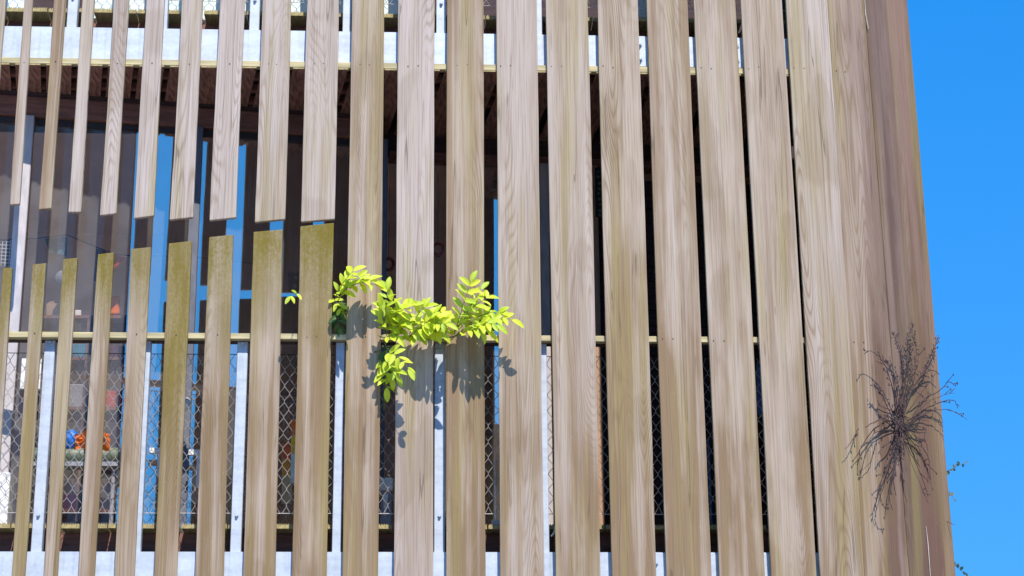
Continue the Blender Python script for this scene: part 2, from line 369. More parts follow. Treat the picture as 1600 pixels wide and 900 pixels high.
for L, Rr, c in FULL: slat(L, Rr, YT, YT, YB, YB, c)
# the corner: three boards that turn away, close together
E19 = [(1228, 0), (1241, 225), (1254, 450), (1268, 675), (1282, 900)]
E20 = [(1293, 0), (1308, 225), (1322, 450), (1337, 675), (1351, 900)]
E21 = [(1350, 0), (1368, 225), (1387, 450), (1404, 675), (1421, 900)]
E22 = [(1417, 0), (1436, 225), (1455, 450), (1474.5, 675), (1494, 900)]
def shift(E, d): return [(x + d, y) for x, y in E]
slat(E19, shift(E20, -.4), YT, YT, YB, YB, col(.35, 0, .8, 1.0))
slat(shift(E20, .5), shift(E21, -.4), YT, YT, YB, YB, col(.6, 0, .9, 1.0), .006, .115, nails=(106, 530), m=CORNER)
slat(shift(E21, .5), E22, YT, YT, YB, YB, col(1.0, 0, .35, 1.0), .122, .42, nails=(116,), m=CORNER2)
SPLIT = simple('fresh_split_wood', (.48, .41, .32), .8)
for pts in (((1350.8, -6, .108), (1352.5, 22, .108), (1357, 45, .108)), ((1447, 822, .238), (1450, 850, .240), (1454, 905, .240))):
    bm = bmesh.new(); tube(bm, [at(a, b, d) for a, b, d in pts], [.0012, .0032, .0022], 5); obj('splinter', bm, SPLIT, screen)
# nailing rail at mid height, two boards end to end
rt_, rb_ = Z(522.3, 620, .033), Z(531.5, 620, .033)
for x0, x1 in ((x_left, X(700)), (X(700) + .002, x_right)):
    bm = bmesh.new(); box(bm, x0, x1, Y0 + .033, Y0 + .078, rb_, rt_); bevel(bm, .003)
    obj('nailing_rail', bm, TIMBER, screen)

# ------------------------------------------------------------------ balconies (one built per storey)
POSTS = [(-74, 700), (68, 700), (221, 860 - 160), (374, 700), (529, 700), (687, 700), (849, 700), (1008, 700), (1172, 700)]
def hexhead(bm, c, r, d, n=Vector((0, -1, 0))):
    tube(bm, [c, c + n * d * .3], r * 1.45, 12); tube(bm, [c + n * d * .3, c + n * d], r, 6)
def balcony(dz, name, label):
    t = thing(name, label, 'balcony', (X(620), Y0 + .1, zl_top + dz - .3))
    # steel channel: web with two flanges pointing back, joined by a splice plate on the right
    for x0, x1 in ((x_left, X(996)), (X(996) + .003, x_right)):
        bm = bmesh.new(); zt, zb = zl_top + dz, zl_top + dz - (zc_top - zc_bot)
        prof = [(0, zb), (.07, zb), (.07, zb + .012), (.01, zb + .012), (.01, zt - .012), (.07, zt - .012), (.07, zt), (0, zt)]
        va = [bm.verts.new((x0, Y0 + CH + a, z)) for a, z in prof]; vb = [bm.verts.new((x1, Y0 + CH + a, z)) for a, z in prof]
        n = len(prof)
        for i in range(n): bm.faces.new((va[i], va[(i + 1) % n], vb[(i + 1) % n], vb[i]))
        bm.faces.new(va); bm.faces.new(vb[::-1])
        obj('steel_channel', bm, GALV, t)
    bm = bmesh.new(); box(bm, X(985), X(1262), Y0 + CH - .009, Y0 + CH - .001, zl_top + dz - .205 if False else zb + .006, zt - .006); bevel(bm, .002)
    pl = obj('splice_plate', bm, GALV, t)
    for k, zz in enumerate((zt - .055, zb + .055)):
        for px in (1000, 1072, 1152):
            bm = bmesh.new(); hexhead(bm, Vector((X(px, 66), Y0 + CH - .009, zz)), .014, .022); obj('bolt', bm, GALV, pl)
    # timber strip under the channel, that the boards are nailed to
    for x0, x1 in ((x_left, X(330)), (X(330) + .002, X(905)), (X(905) + .002, x_right)):
        bm = bmesh.new(); box(bm, x0, x1, Y0 + .033, Y0 + .075, strip_b - STOREY + dz, strip_t - STOREY + dz); bevel(bm, .003)
        obj('timber_strip', bm, TIMBER, t)
    # soffit planks running back from the strip
    zt, zb = plank_t - STOREY + dz, plank_b - STOREY + dz
    pitch = .176; x = x_left; base = None; k = 0
    while x < x_right - .1:
        wv = .144
        def back(xx): return Y0 + (wd1(xx) if xx < XK else D2 + .073 * (xx - XK)) + .02
        def sk(xx):                           # planks fan out a little towards the corner
            xa, xb_ = at(0, 112, .035).x, at(1600, 112, .035).x; fx = 1600 * (xx - xa) / (xb_ - xa); sl = max(-.24, -.14 * (fx - 150) / 390)
            yb_ = (165 + .056 * fx) if xx < XK else 243
            return at(fx + sl * (yb_ - 112), yb_, back(xx) - Y0).x - xx
        a = [Vector((x, Y0 + .035, zb)), Vector((x + wv, Y0 + .035, zb)), Vector((x + wv, Y0 + .035, zt)), Vector((x, Y0 + .035, zt))]
        xb = x + sk(x); b = [Vector((xb, back(x), zb)), Vector((xb + wv, back(x), zb)), Vector((xb + wv, back(x), zt)), Vector((xb, back(x), zt))]
        bm = bmesh.new(); hexa(bm, a, b)
        o = obj('soffit_plank', bm, SOFFIT, t); x += pitch
        # pale sawn end of the plank
        bm = bmesh.new(); box(bm, a[0].x + .001, a[1].x - .001, Y0 + .0325, Y0 + .0352, zb + .0005, zt - .0005); obj('plank_end', bm, DECK, o)
    # dark sarking above the soffit planks
    bm = bmesh.new(); box(bm, x_left, x_right, Y0 + .14, Y0 + 1.2, zt + .05, zt + .07); obj('sarking', bm, DARK, t)
    for yy in (.2, .38, .56):
        bm = bmesh.new(); box(bm, x_left, x_right, Y0 + yy, Y0 + yy + .04, zt + .004, zt + .045); obj('batten', bm, BROWN, t)
    # grooved deck boards
    bw, zt2 = .118, z_deck + dz; proto = None; x = x_left; i = 0
    th = .026
    while x < x_right - .1:
        if proto is None:
            bm = bmesh.new(); pts = [(0, 0), (bw, 0)]
            ng = 9
            for k in range(ng):
                xa = bw - bw * k / ng; xb = bw - bw * (k + .55) / ng; xc = bw - bw * (k + 1) / ng
                pts += [(xa, th), (xb, th), (xb, th - .006), (xc, th - .006)]
            va = [bm.verts.new((a, 0, z)) for a, z in pts]; vb = [bm.verts.new((a, .95, z)) for a, z in pts]
            for k in range(len(pts)):
                j = (k + 1) % len(pts); bm.faces.new((va[k], va[j], vb[j], vb[k]))
            bm.faces.new(va); bm.faces.new(vb[::-1])
            o = obj('deck_board', bm, DECK, t, origin=(0, 0, 0)); proto = o
        else:
            o = proto.copy(); COL.objects.link(o)
        o.location = Vector((x, Y0 + .165 + random.uniform(-.006, .006), zt2 - th)) - t.location
        x += bw + .008 + (.012 if i % 5 == 4 else 0); i += 1
    # bearer under the deck
    for yy in (.30, .75):
        bm = bmesh.new(); box(bm, x_left, x_right, Y0 + yy, Y0 + yy + .06, zl_top + dz - .12, zt2 - th - .002); obj('deck_bearer', bm, BROWN, t)
    # posts of flat steel with bolts
    z0, z1 = zl_top + dz - .02, Z(533, 620, .1) + dz
    for j, (px, py) in enumerate(POSTS):
        xm = X(px, py, .1); hw = .0290 if j % 2 else .0245
        bm = bmesh.new(); box(bm, xm - hw, xm + hw, Y0 + .085, Y0 + .137, z0 + .021, z1 - (0 if j % 2 else .012)); bevel(bm, .003)
        p = obj('railing_post', bm, GALV, t)
        if j % 2:
            for zz in (z1 - .028, zl_top + dz + .20):
                bm = bmesh.new(); hexhead(bm, Vector((xm, Y0 + .085, zz)), .0075, .016); obj('bolt', bm, GALV, p)
    bm = bmesh.new(); box(bm, x_left, x_right, Y0 + .085, Y0 + .137, z1 + .001, rb_ + dz - .001 + (0 if dz == 0 else 0)); obj('top_bar', bm, DARKCLAD, t)
    # wires and woven wire mesh
    zw0, zw1 = Z(803, 620, .16) + dz, Z(556, 620, .16) + dz
    for zz in (zw0, zw1):
        bm = bmesh.new(); tube(bm, [(x_left, Y0 + .155, zz), (x_right, Y0 + .155, zz)], .0022, 5); obj('rail_wire', bm, WIRE if zz == zw0 else CABLE, t)
    bm = bmesh.new(); pw, ph = .0275, .0435; nrow = int((zw1 - zw0) / ph); ph = (zw1 - zw0) / nrow
    c = 0; x = x_left
    while x < x_right:
        pts = []
        for r in range(nrow + 1):
            s = 1 if ((r + c) % 2) else -1
            j = random.uniform(-.0022, .0022)
            z = zw0 + r * ph
            y = Y0 + .155 + (.002 if s > 0 else -.002)
            xc = x + s * pw * .5 + j
            if 0 < r < nrow:
                pts += [(xc - s * .0008, y, z - .006), (xc - s * .0008, y, z + .006)]
            else: pts.append((xc - s * .006, y, z))
        tube(bm, pts, .0017, 4, False); x += pw; c += 1
    o = obj('wire_mesh', bm, WIRE, t)
    return t
lower = balcony(0.0, 'balcony', 'lower balcony with steel posts and wire mesh below the open bay of the screen')
upper = balcony(STOREY, 'balcony', 'upper balcony whose pale steel channel and plank soffit cross the top of the picture')

# ------------------------------------------------------------------ window wall
bld = thing('building', 'shaded building front of windows and dark cladding behind the timber screen', 'building', (X(620), Y0 + 2.5, 0))
z_head_t, z_head_b = None, None
hd_t = on_plane(140, 172, w1p, w1n).z; hd_b = on_plane(140, 190, w1p, w1n).z
uk = (Vector((XK, Y0 + wd1(XK), 0)) - w1p).dot(w1u)
uL = wall_u(-420, 300)
zfl = z_deck - .05
# head beam
bm = bmesh.new(); wbox(bm, uL, uk - .03, hd_b, hd_t + .05, -.10, .03); bevel(bm, .004); obj('head_beam', bm, BROWN, bld)
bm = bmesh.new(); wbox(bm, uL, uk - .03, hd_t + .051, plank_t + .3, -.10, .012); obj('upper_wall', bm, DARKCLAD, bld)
bm = bmesh.new(); wbox(bm, uL, uk - .03, zfl - .02, zfl + .055, -.08, .03); obj('sill', bm, BROWN, bld)
def mullion(pa, pb, py, w=1, m=FRAME, name='window_mullion', z0=None, z1=None, f=(-.06, .045)):
    bm = bmesh.new(); wbox(bm, wall_u(pa, py, w), wall_u(pb, py, w), z0 if z0 is not None else zfl + .056, z1 if z1 is not None else hd_b - .001, f[0], f[1], w); bevel(bm, .004)
    return obj(name, bm, m, bld)
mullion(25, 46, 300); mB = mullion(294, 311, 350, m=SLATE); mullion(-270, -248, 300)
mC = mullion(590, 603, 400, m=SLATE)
def pane(pa, pb, py, m, w=1, f=-.02, z0=None, z1=None, par=None):
    bm = bmesh.new(); wbox(bm, wall_u(pa, py, w), wall_u(pb, py, w), z0 if z0 is not None else zfl + .057, z1 if z1 is not None else hd_b - .002, f - .006, f, w)
    return obj('glass_pane', bm, m, par or bld)
pane(-247, 24.5, 300, CLEAR); pane(46.5, 205, 320, CLEAR); pane(206, 293, 350, SOLAR, f=-.012); pane(312, 589, 350, SOLAR)
# slim dark sash rails
for pa, pb in ((46.5, 205), (206, 293), (312, 589), (-247, 24.5)):
    bm = bmesh.new(); wbox(bm, wall_u(pa, 320), wall_u(pb, 320), hd_b - .036, hd_b - .003, -.05, -.001); obj('sash_rail', bm, DARK, bld)
# deeper wall on the right
h2 = on_plane(760, 243, w2p, w2n).z; u2e = X(1330, 450, D2) - XK
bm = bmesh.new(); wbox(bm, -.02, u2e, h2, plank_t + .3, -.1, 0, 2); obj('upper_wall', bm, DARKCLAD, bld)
bm = bmesh.new(); wbox(bm, 0.03, u2e, h2 - .05, h2 - .001, -.08, .02, 2); obj('head_beam', bm, BROWN, bld)
bm = bmesh.new(); box(bm, XK - .03, XK + .0, Y0 + wd1(XK) - .02, Y0 + D2 + .1, zfl - .02, plank_t + .3); obj('return_wall', bm, DARKCLAD, bld)
bm = bmesh.new(); wbox(bm, 0.002, u2e, zfl - .02, zfl + .04, -.08, .02, 2); obj('sill', bm, BROWN, bld)
mullion(847, 860, 600, 2, FRAME, z0=zfl + .042, z1=h2 - .052); mullion(926, 939, 600, 2, ORANGEWOOD, z0=zfl + .042, z1=h2 - .052)
for a, b, py, m in ((604, 740, 600, CLEAR), (740.5, 846.5, 600, SOLAR), (860.5, 895, 600, SOLAR), (895.5, 925.5, 600, CLEAR)):
    pane(a, b, py, m, 2, z0=zfl + .043, z1=h2 - .053)
u0 = wall_u(940, 600, 2); z = zfl + .042
while z < h2 - .15:
    bm = bmesh.new(); wbox(bm, u0, u2e, z, z + .094, -.06, .0, 2); wbx = bm
    for v in bm.verts:
        if v.co.z > z + .05: v.co.y += .012
    obj('cladding_board', bm, DARKCLAD, bld); z += .096
# room shell and closing walls
xl, xr, yb = X(-420), X(1330, 450, D2), Y0 + 3.2
def shell(name, x0, x1, y0, y1, z0, z1, m):
    bm = bmesh.new(); box(bm, x0, x1, y0, y1, z0, z1); return obj(name, bm, m, bld)
ztop = plank_t + .3
shell('room_back_wall', xl, xr, yb, yb + .1, zfl - .3, ztop, ROOMWALL)
shell('room_side_wall', xl - .1, xl - .002, Y0 + .2, yb, zfl - .3, ztop, ROOMWALL)
shell('room_side_wall', xr + .002, xr + .1, Y0 + .6, yb, zfl - .3, ztop, DARKCLAD)
shell('room_floor', xl, xr, Y0 + 1.25, yb - .002, zfl - .3, zfl - .02, ROOMWALL)
shell('room_ceiling', xl, xr, Y0 + 1.25, yb - .002, hd_t + .16, hd_t + .25, ROOMWALL)
# walls above and below the storey in view
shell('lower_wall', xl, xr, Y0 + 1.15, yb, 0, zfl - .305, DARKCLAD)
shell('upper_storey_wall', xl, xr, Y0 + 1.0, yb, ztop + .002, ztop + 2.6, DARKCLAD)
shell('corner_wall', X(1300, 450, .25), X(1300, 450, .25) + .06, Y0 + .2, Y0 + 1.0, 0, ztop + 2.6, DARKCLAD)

# ------------------------------------------------------------------ things behind the screen
def P1(px, py, off): return on_plane(px, py, w1p - w1n * off, w1n)     # point off metres inside the skewed window wall
def flat(name, label, cat, px0, px1, py0, py1, off, m, th=.012, group=None, rag=0.0, seed=0):
    """a thin sheet with thickness standing parallel to the window wall"""
    rng = random.Random(seed); bm = bmesh.new()
    pts = [P1(px0, py1, off), P1(px1, py1, off), P1(px1, py0, off), P1(px0, py0, off)]
    if rag:
        pts = [p + w1u * rng.uniform(-rag, rag) + Vector((0, 0, rng.uniform(-rag, rag))) for p in pts]
    hexa(bm, pts, [p - w1n * th for p in pts]); bevel(bm, min(.004, th * .3))
    return tag(obj(name, bm, m), label, cat, group)
def block(name, label, cat, px0, px1, py0, py1, off, depth, m, group=None, bv=.006):
    bm = bmesh.new(); pts = [P1(px0, py1, off), P1(px1, py1, off), P1(px1, py0, off), P1(px0, py0, off)]
    hexa(bm, pts, [p - w1n * depth for p in pts]); bevel(bm, bv, 2)
    return tag(obj(name, bm, m), label, cat, group)
def checker(name, a, b, scale, kind='CHECKER'):
    m, t, bs = mat(name); tc = N(t, 'TexCoord')
    if kind == 'CHECKER':
        n = N(t, 'TexBrick'); setin(n, Scale=scale); n.offset = 0; setin(n, Mortar_Size=.022); n.inputs['Color1'].default_value = (*a, 1); n.inputs['Color2'].default_value = (*a, 1); n.inputs['Mortar'].default_value = (*b, 1)
        n.inputs['Brick Width'].default_value = .2; n.inputs['Row Height'].default_value = .2
        t.links.new(mapping(t, tc.outputs['Object'], (1, 0, 1)), n.inputs['Vector'])
        r = N(t, 'Mapping'); r.inputs['Rotation'].default_value = (R(90), 0, 0); t.links.new(tc.outputs['Object'], r.inputs['Vector']); t.links.new(r.outputs[0], n.inputs['Vector'])
        t.links.new(n.outputs['Color'], bs.inputs['Base Color'])
    else:
        n = N(t, 'TexVoronoi'); setin(n, Scale=scale, Randomness=.25); t.links.new(mapping(t, tc.outputs['Object'], (1, .001, 1)), n.inputs['Vector'])
        f = smooth(t, n.outputs['Distance'], .26, .30); t.links.new(mix(t, f, a, b), bs.inputs['Base Color'])
    setin(bs, Roughness=.8); return m
WHITE = simple('white_paint', (.78, .76, .72), .6); RED = simple('red_cloth', (.45, .04, .02), .7); TEAL = simple('teal_cloth', (.03, .22, .34), .8)
ORANGE = simple('orange_cloth', (.85, .18, .02), .7); BLUE = simple('blue_foil', (.04, .20, .65), .25, .2, .5, 30); GREEN = simple('grey_green_vinyl', (.16, .19, .13), .5)
PURPLE = simple('dark_purple_cloth', (.07, .02, .06), .8); YELLOW = simple('yellow_card', (.85, .55, .02), .6); MINT = simple('mint_card', (.62, .78, .68), .6)
GREY = simple('grey_plastic', (.28, .28, .30), .5); TAN = simple('tan_cardboard', (.40, .26, .15), .8); BLACK = simple('black_rubber', (.02, .02, .025), .6)

# shelf unit behind the left panes
sh = thing('shelf_unit', 'low brown shelf unit crowded with toys behind the left window panes', 'shelf', P1(120, 800, .45))
for k, py in enumerate((800, 730, 640, 562, 497)):
    bm = bmesh.new(); a = P1(52, py, .35); b = P1(285, py, .35); hexa(bm, [a, b, b + Vector((0, 0, .018)), a + Vector((0, 0, .018))], [q - w1n * .32 for q in (a, b, b + Vector((0, 0, .018)), a + Vector((0, 0, .018)))]); obj('shelf', bm, BROWN, sh)
for px in (52, 130, 206, 285):
    bm = bmesh.new(); u = wall_u(px, 650); p = P1(px, 650, .35); zz0, zz1 = P1(120, 815, .35).z, P1(120, 497, .35).z
    q = [Vector((p.x, p.y, zz0)) + w1u * s * .009 for s in (-1, 1)]; q2 = [v + Vector((0, 0, zz1 - zz0)) for v in q]
    f4 = [q[0], q[1], q2[1], q2[0]]; hexa(bm, f4, [v - w1n * .34 for v in f4]); obj('upright', bm, BROWN, sh)
items = [
 ('toy_box', 'tan cardboard box on the shelf top between the first two whole lower boards', 'box', 72, 92, 470, 496, TAN),
 ('toy_box', 'reddish brown box on the shelf top left of the grey picture', 'box', 96, 116, 462, 496, simple('rust_card', (.22, .08, .05), .8)),
 ('picture_card', 'small white picture card leaning on the shelf top', 'card', 117, 127, 484, 505, WHITE),
 ('toy_box', 'bright orange box on the shelf top left of the blue reflection', 'box', 173, 187, 462, 490, ORANGE),
 ('toy_box', 'dark purple box below the shelf top under the orange box', 'box', 168, 195, 540, 560, PURPLE),
 ('folded_cloth', 'teal folded cloth just below the nailing rail behind the wire mesh', 'cloth', 113, 142, 537, 566, TEAL),
 ('toy_box', 'grey plastic box low on the shelf behind the wire mesh', 'box', 100, 140, 600, 639, GREY),
 ('toy_box', 'dark red box low on the shelf behind the wire mesh', 'box', 160, 195, 610, 639, RED),
 ('toy_box', 'wide black box on the second lowest shelf', 'box', 100, 135, 690, 729, BLACK),
 ('toy_box', 'purple box on the bottom shelf under the wide black box', 'box', 95, 130, 772, 799, PURPLE),
]
for nm, lb, ct, a, b, c, d, m in items: block(nm, lb, ct, a, b, c, d, .40 + random.uniform(0, .05), .16, m)
# on the balcony, behind the mesh: a padded bench with things on it
def P0(px, py, dep): return at(px, py, dep)
bench = thing('padded_bench', 'low grey green padded bench on the lower balcony behind the wire mesh', 'bench', P0(130, 800, .34))
bm = bmesh.new(); a, b = P0(36, 712, .33), P0(186, 712, .33); tube(bm, [a, a + (b - a) * .02, b - (b - a) * .02, b], [.03, .045, .045, .03], 14); obj('seat_pad', bm, GREEN, bench, smooth=True)
bm = bmesh.new(); a, b = P0(36, 727, .33), P0(186, 727, .33); box(bm, a.x, b.x, a.y - .05, a.y + .06, a.z - .012, a.z + .012); obj('seat_rail', bm, GREY, bench)
for px in (44, 178):
    bm = bmesh.new(); a = P0(px, 730, .33); tube(bm, [a, Vector((a.x, a.y, z_deck + .001))], .012, 8); obj('leg', bm, GREY, bench)
bm = bmesh.new(); ball(bm, P0(110, 687, .31), .045, 1, .8, 1.25, 12, 8, .22, random.Random(4)); tag(obj('foil_ball', bm, BLUE), 'crumpled shiny blue foil bundle lying on the padded bench', 'foil bundle')
rng = random.Random(5); bm = bmesh.new()
bmesh.ops.create_grid(bm, x_segments=10, y_segments=8, size=.5)
c0 = P0(146, 690, .30)
for v in bm.verts:
    u_, w_ = v.co.x, v.co.y
    v.co = c0 + Vector((u_ * .19, -.02 - .05 * w_ + .018 * math.sin(u_ * 13) + rng.uniform(-.006, .006), w_ * .12 - .10 * u_ * u_ + .012 * math.sin(9 * u_ + 3 * w_)))
o = obj('crumpled_cloth', bm, ORANGE); sm_ = o.modifiers.new('thick', 'SOLIDIFY'); sm_.thickness = .004; tag(o, 'crumpled orange cloth draped over the padded bench beside the blue bundle', 'cloth')
# white folding frame and crates
def bracket(px, label, y0=700, y1=745):
    t = thing('white_bracket', label, 'bracket', P0(px, y1, .40), 'white brackets behind the mesh')
    bm = bmesh.new(); a, b = P0(px - 9, y0, .40), P0(px + 9, y0 + 8, .40); box(bm, a.x, b.x, a.y - .01, a.y + .02, b.z, a.z); obj('arm', bm, WHITE, t)
    bm = bmesh.new(); a, b = P0(px + 4, y0 + 8.4, .40), P0(px + 9, y1, .40); box(bm, a.x, b.x, a.y - .01, a.y + .02, b.z, a.z); obj('upright', bm, WHITE, t)
bracket(180, 'white angle bracket right of the padded bench'); bracket(243, 'white angle bracket below the blue reflection, beside a steel post'); bracket(304, 'white angle bracket right of the very mossy board', 703, 762)
bm = bmesh.new(); ball(bm, P0(291, 632, .36), .035, .8, .8, 1.15); tag(obj('white_ball', bm, WHITE, smooth=True), 'white ball hanging behind the wire mesh right of the very mossy board', 'ball')
sg = thing('striped_sign', 'narrow upright card striped orange, yellow and pale green behind the mesh', 'card', P0(458, 755, .38))
for y0, y1, m in ((655, 681, ORANGE), (681.4, 709, YELLOW), (709.4, 754, MINT)):
    bm = bmesh.new(); a, b = P0(455, y0, .38), P0(470, y1, .38); box(bm, a.x, b.x, a.y, a.y + .01, b.z, a.z); obj('stripe', bm, m, sg)
cr = thing('white_crate', 'white box with a cracked face on the lower balcony between two whole boards', 'box', P0(603, 818, .45))
bm = bmesh.new(); a, b = P0(592, 746, .42), P0(614, 766, .42); box(bm, a.x, b.x, a.y, a.y + .2, b.z, a.z); bevel(bm, .004); obj('lid', bm, WHITE, cr)
bm = bmesh.new(); a, b = P0(595, 766.4, .43), P0(612, 815, .43); box(bm, a.x, b.x, a.y, a.y + .16, z_deck + .001, a.z); bevel(bm, .004); obj('body', bm, GREY, cr)
bm = bmesh.new(); a, b = P0(600, 770, .425), P0(607, 806, .425); hexa(bm, [at(601, 806, .424), at(603, 806, .424), at(607, 770, .424), at(598, 775, .424)], [p + Vector((0, .008, 0)) for p in (at(601, 806, .424), at(603, 806, .424), at(607, 770, .424), at(598, 775, .424))]); obj('torn_label', bm, WHITE, cr)
block('white_box', 'pale box against the far left edge behind the wire mesh', 'box', -6, 12, 738, 815, .02 - .06, .1, WHITE) if False else None
bm = bmesh.new(); a, b = at(-8, 738, .32), at(11, 815, .32); box(bm, a.x, b.x, a.y, a.y + .12, z_deck + .001, a.z); bevel(bm, .004); tag(obj('white_box', bm, WHITE), 'pale box on the lower balcony floor at the far left edge', 'box')
bm = bmesh.new(); a, b = at(34, 560, .36), at(62, 608, .36); box(bm, a.x, b.x, a.y, a.y + .02, b.z, a.z); bevel(bm, .003); tag(obj('paper_sheet', bm, WHITE), 'white paper sheet behind the first steel post below the rail', 'paper')
bm = bmesh.new(); tube(bm, [at(868, 822, .15), at(867, 830, .13), at(863, 836, .13), at(861, 838, .13)], .006, 6); tag(obj('cable_end', bm, WHITE), 'white cable end hanging from the lower deck edge', 'cable')
bm = bmesh.new(); a, b = at(693, 806, .3), at(702, 822, .3); box(bm, a.x, b.x, a.y, a.y + .06, z_deck + .001, a.z); tag(obj('white_block', bm, WHITE), 'small white block on the lower deck beside the steel post', 'block')
bm = bmesh.new(); a, b = at(768, 812, .3), at(784, 822, .3); box(bm, a.x, b.x, a.y, a.y + .06, z_deck + .001, a.z); tag(obj('white_block', bm, WHITE), 'small white block on the lower deck right of the olive brown board', 'block')
bm = bmesh.new(); a, b = at(1106, 684, .4), at(1114, 822, .4); box(bm, a.x, b.x, a.y, a.y + .04, z_deck + .001, a.z); bevel(bm, .004); tag(obj('blue_pole', bm, simple('blue_paint', (.05, .22, .5), .5)), 'blue upright pole in a narrow gap between right hand boards', 'pole')
bm = bmesh.new(); pts = [at(1184, 563, .3), at(1190, 590, .3), at(1191, 650, .3), at(1184, 640, .3)]; hexa(bm, pts[::-1], [p + Vector((0, .05, 0)) for p in pts[::-1]]); tag(obj('blue_bag', bm, simple('blue_bag_cloth', (.10, .25, .6), .6)), 'blue and white bag hanging in a gap near the corner boards', 'bag')
# bunting inside the glass
bt = thing('bunting', 'string of dark patterned paper flags hanging inside the left windows', 'bunting', P1(100, 372, .25))
bm = bmesh.new(); cord = [(-60, 376), (0, 374), (40, 374), (70, 371), (105, 367), (150, 386), (180, 397), (205, 400), (290, 400), (400, 412)]
tube(bm, [P1(a, b, .25) for a, b in cord], .004, 5); obj('cord', bm, CABLE, bt)
def flag(pts, m, lb=None):
    bm = bmesh.new(); q = [P1(a, b, .255) for a, b in pts]; hexa(bm, q, [v - w1n * .004 for v in q]); o = obj('flag', bm, m, bt)
    if lb: o['label'] = lb
GRID = checker('grid_print', (.02, .02, .02), (.55, .55, .55), 9.0); DOTS = checker('dot_print', (.6, .6, .6), (.012, .012, .02), 22.0, 'DOT')
flag([(1, 416), (18, 415), (18, 374), (0, 374)], GRID, 'black flag printed with a white grid')
flag([(78, 398), (90, 392), (92, 371), (70, 373)], simple('green_print', (.03, .07, .05), .8, 0, .9, 60)); flag([(90, 397), (104, 400), (105, 370), (92, 371)], simple('teal_print', (.04, .14, .17), .8, 0, .8, 60))
flag([(146, 440), (160, 436), (166, 392), (150, 388)], simple('red_print', (.10, .02, .02), .8, 0, .9, 60)); flag([(178, 420), (187, 412), (196, 402), (180, 398)], RED)
flag([(452, 458), (468, 458), (468, 424), (450, 424)], DOTS, 'dark flag with pale dots')
lp = thing('paper_lantern', 'round white paper lantern shape above the shelf behind the left panes', 'lantern', P1(99, 452, .3))
bm = bmesh.new(); ball(bm, P1(99, 436, .3), .052, 1, 1, 1.05, 14, 10); obj('shade', bm, GREY, lp); bm = bmesh.new(); tube(bm, [P1(99, 420, .3), P1(99, 369, .3)], .002, 4); obj('string', bm, CABLE, lp)
P2 = lambda px, py, off: at(px, py, D2 + off)
for px, py, lb in ((607, 413, 'red paper ring hanging in the gap above the left leaves'), (684, 390, 'dark red paper ring hanging above the middle leaves')):
    t = thing('paper_ring', lb, 'decoration', P2(px, py + 12, .1))
    bm = bmesh.new(); c = P2(px, py, .1); tube(bm, [c + Vector((math.cos(a) * .032, 0, math.sin(a) * .038)) for a in [i * math.pi / 8 for i in range(17)]], .010, 6); obj('ring', bm, RED, t)
    bm = bmesh.new(); tube(bm, [c + Vector((0, 0, .04)), c + Vector((0, 0, .5))], .002, 4); obj('string', bm, CABLE, t)
bm = bmesh.new(); a, b = at(929, 262, .9), at(941, 338, .9); box(bm, a.x, b.x, a.y, a.y + .01, b.z, a.z); tag(obj('dotted_cloth', bm, checker('green_dot_print', (.09, .14, .10), (.015, .014, .018), 28.0, 'DOT')), 'dark hanging cloth with green dots in the gap left of the strongly grained board', 'cloth')

# ------------------------------------------------------------------ upper balcony: pale sheets behind the mesh
def sheetmat():
    m, t, b = mat('pale_mint_sheet'); tc = N(t, 'TexCoord'); n = noise(t, tc.outputs['Object'], 5, 3)
    t.links.new(mix(t, smooth(t, n, .4, .6), (.62, .74, .68), (.74, .80, .76)), b.inputs['Base Color']); setin(b, Roughness=.5); return m
SHEET = sheetmat()
for k, (a, b, lb, cz) in enumerate(((-40, 47, 'pale mint sheet at the far left of the upper balcony', 0), (128, 247, 'pale mint sheet between the first two upper posts', 0), (250, 400, 'pale mint sheet under three narrow upper boards', 0), (404, 541, 'pale mint sheet left of the first full height board', 0), (548, 640, 'pale mint sheet behind the first full height boards', 0), (992, 1012, 'narrow pale mint strip above the pair of bolts', 0))):
    bm = bmesh.new(); p0, p1 = at(a, 24, .30), at(b, 24, .30)
    zb_ = z_deck + STOREY + .002
    hexa(bm, [Vector((p0.x, p0.y, zb_)), Vector((p1.x, p1.y, zb_)), Vector((p1.x, p1.y + .06, zb_ + .9)), Vector((p0.x, p0.y + .06, zb_ + .9))],
         [Vector((p0.x, p0.y + .008, zb_)), Vector((p1.x, p1.y + .008, zb_)), Vector((p1.x, p1.y + .068, zb_ + .9)), Vector((p0.x, p0.y + .068, zb_ + .9))])
    tag(obj('pale_sheet', bm, SHEET), lb, 'sheet', 'pale sheets on the upper balcony')

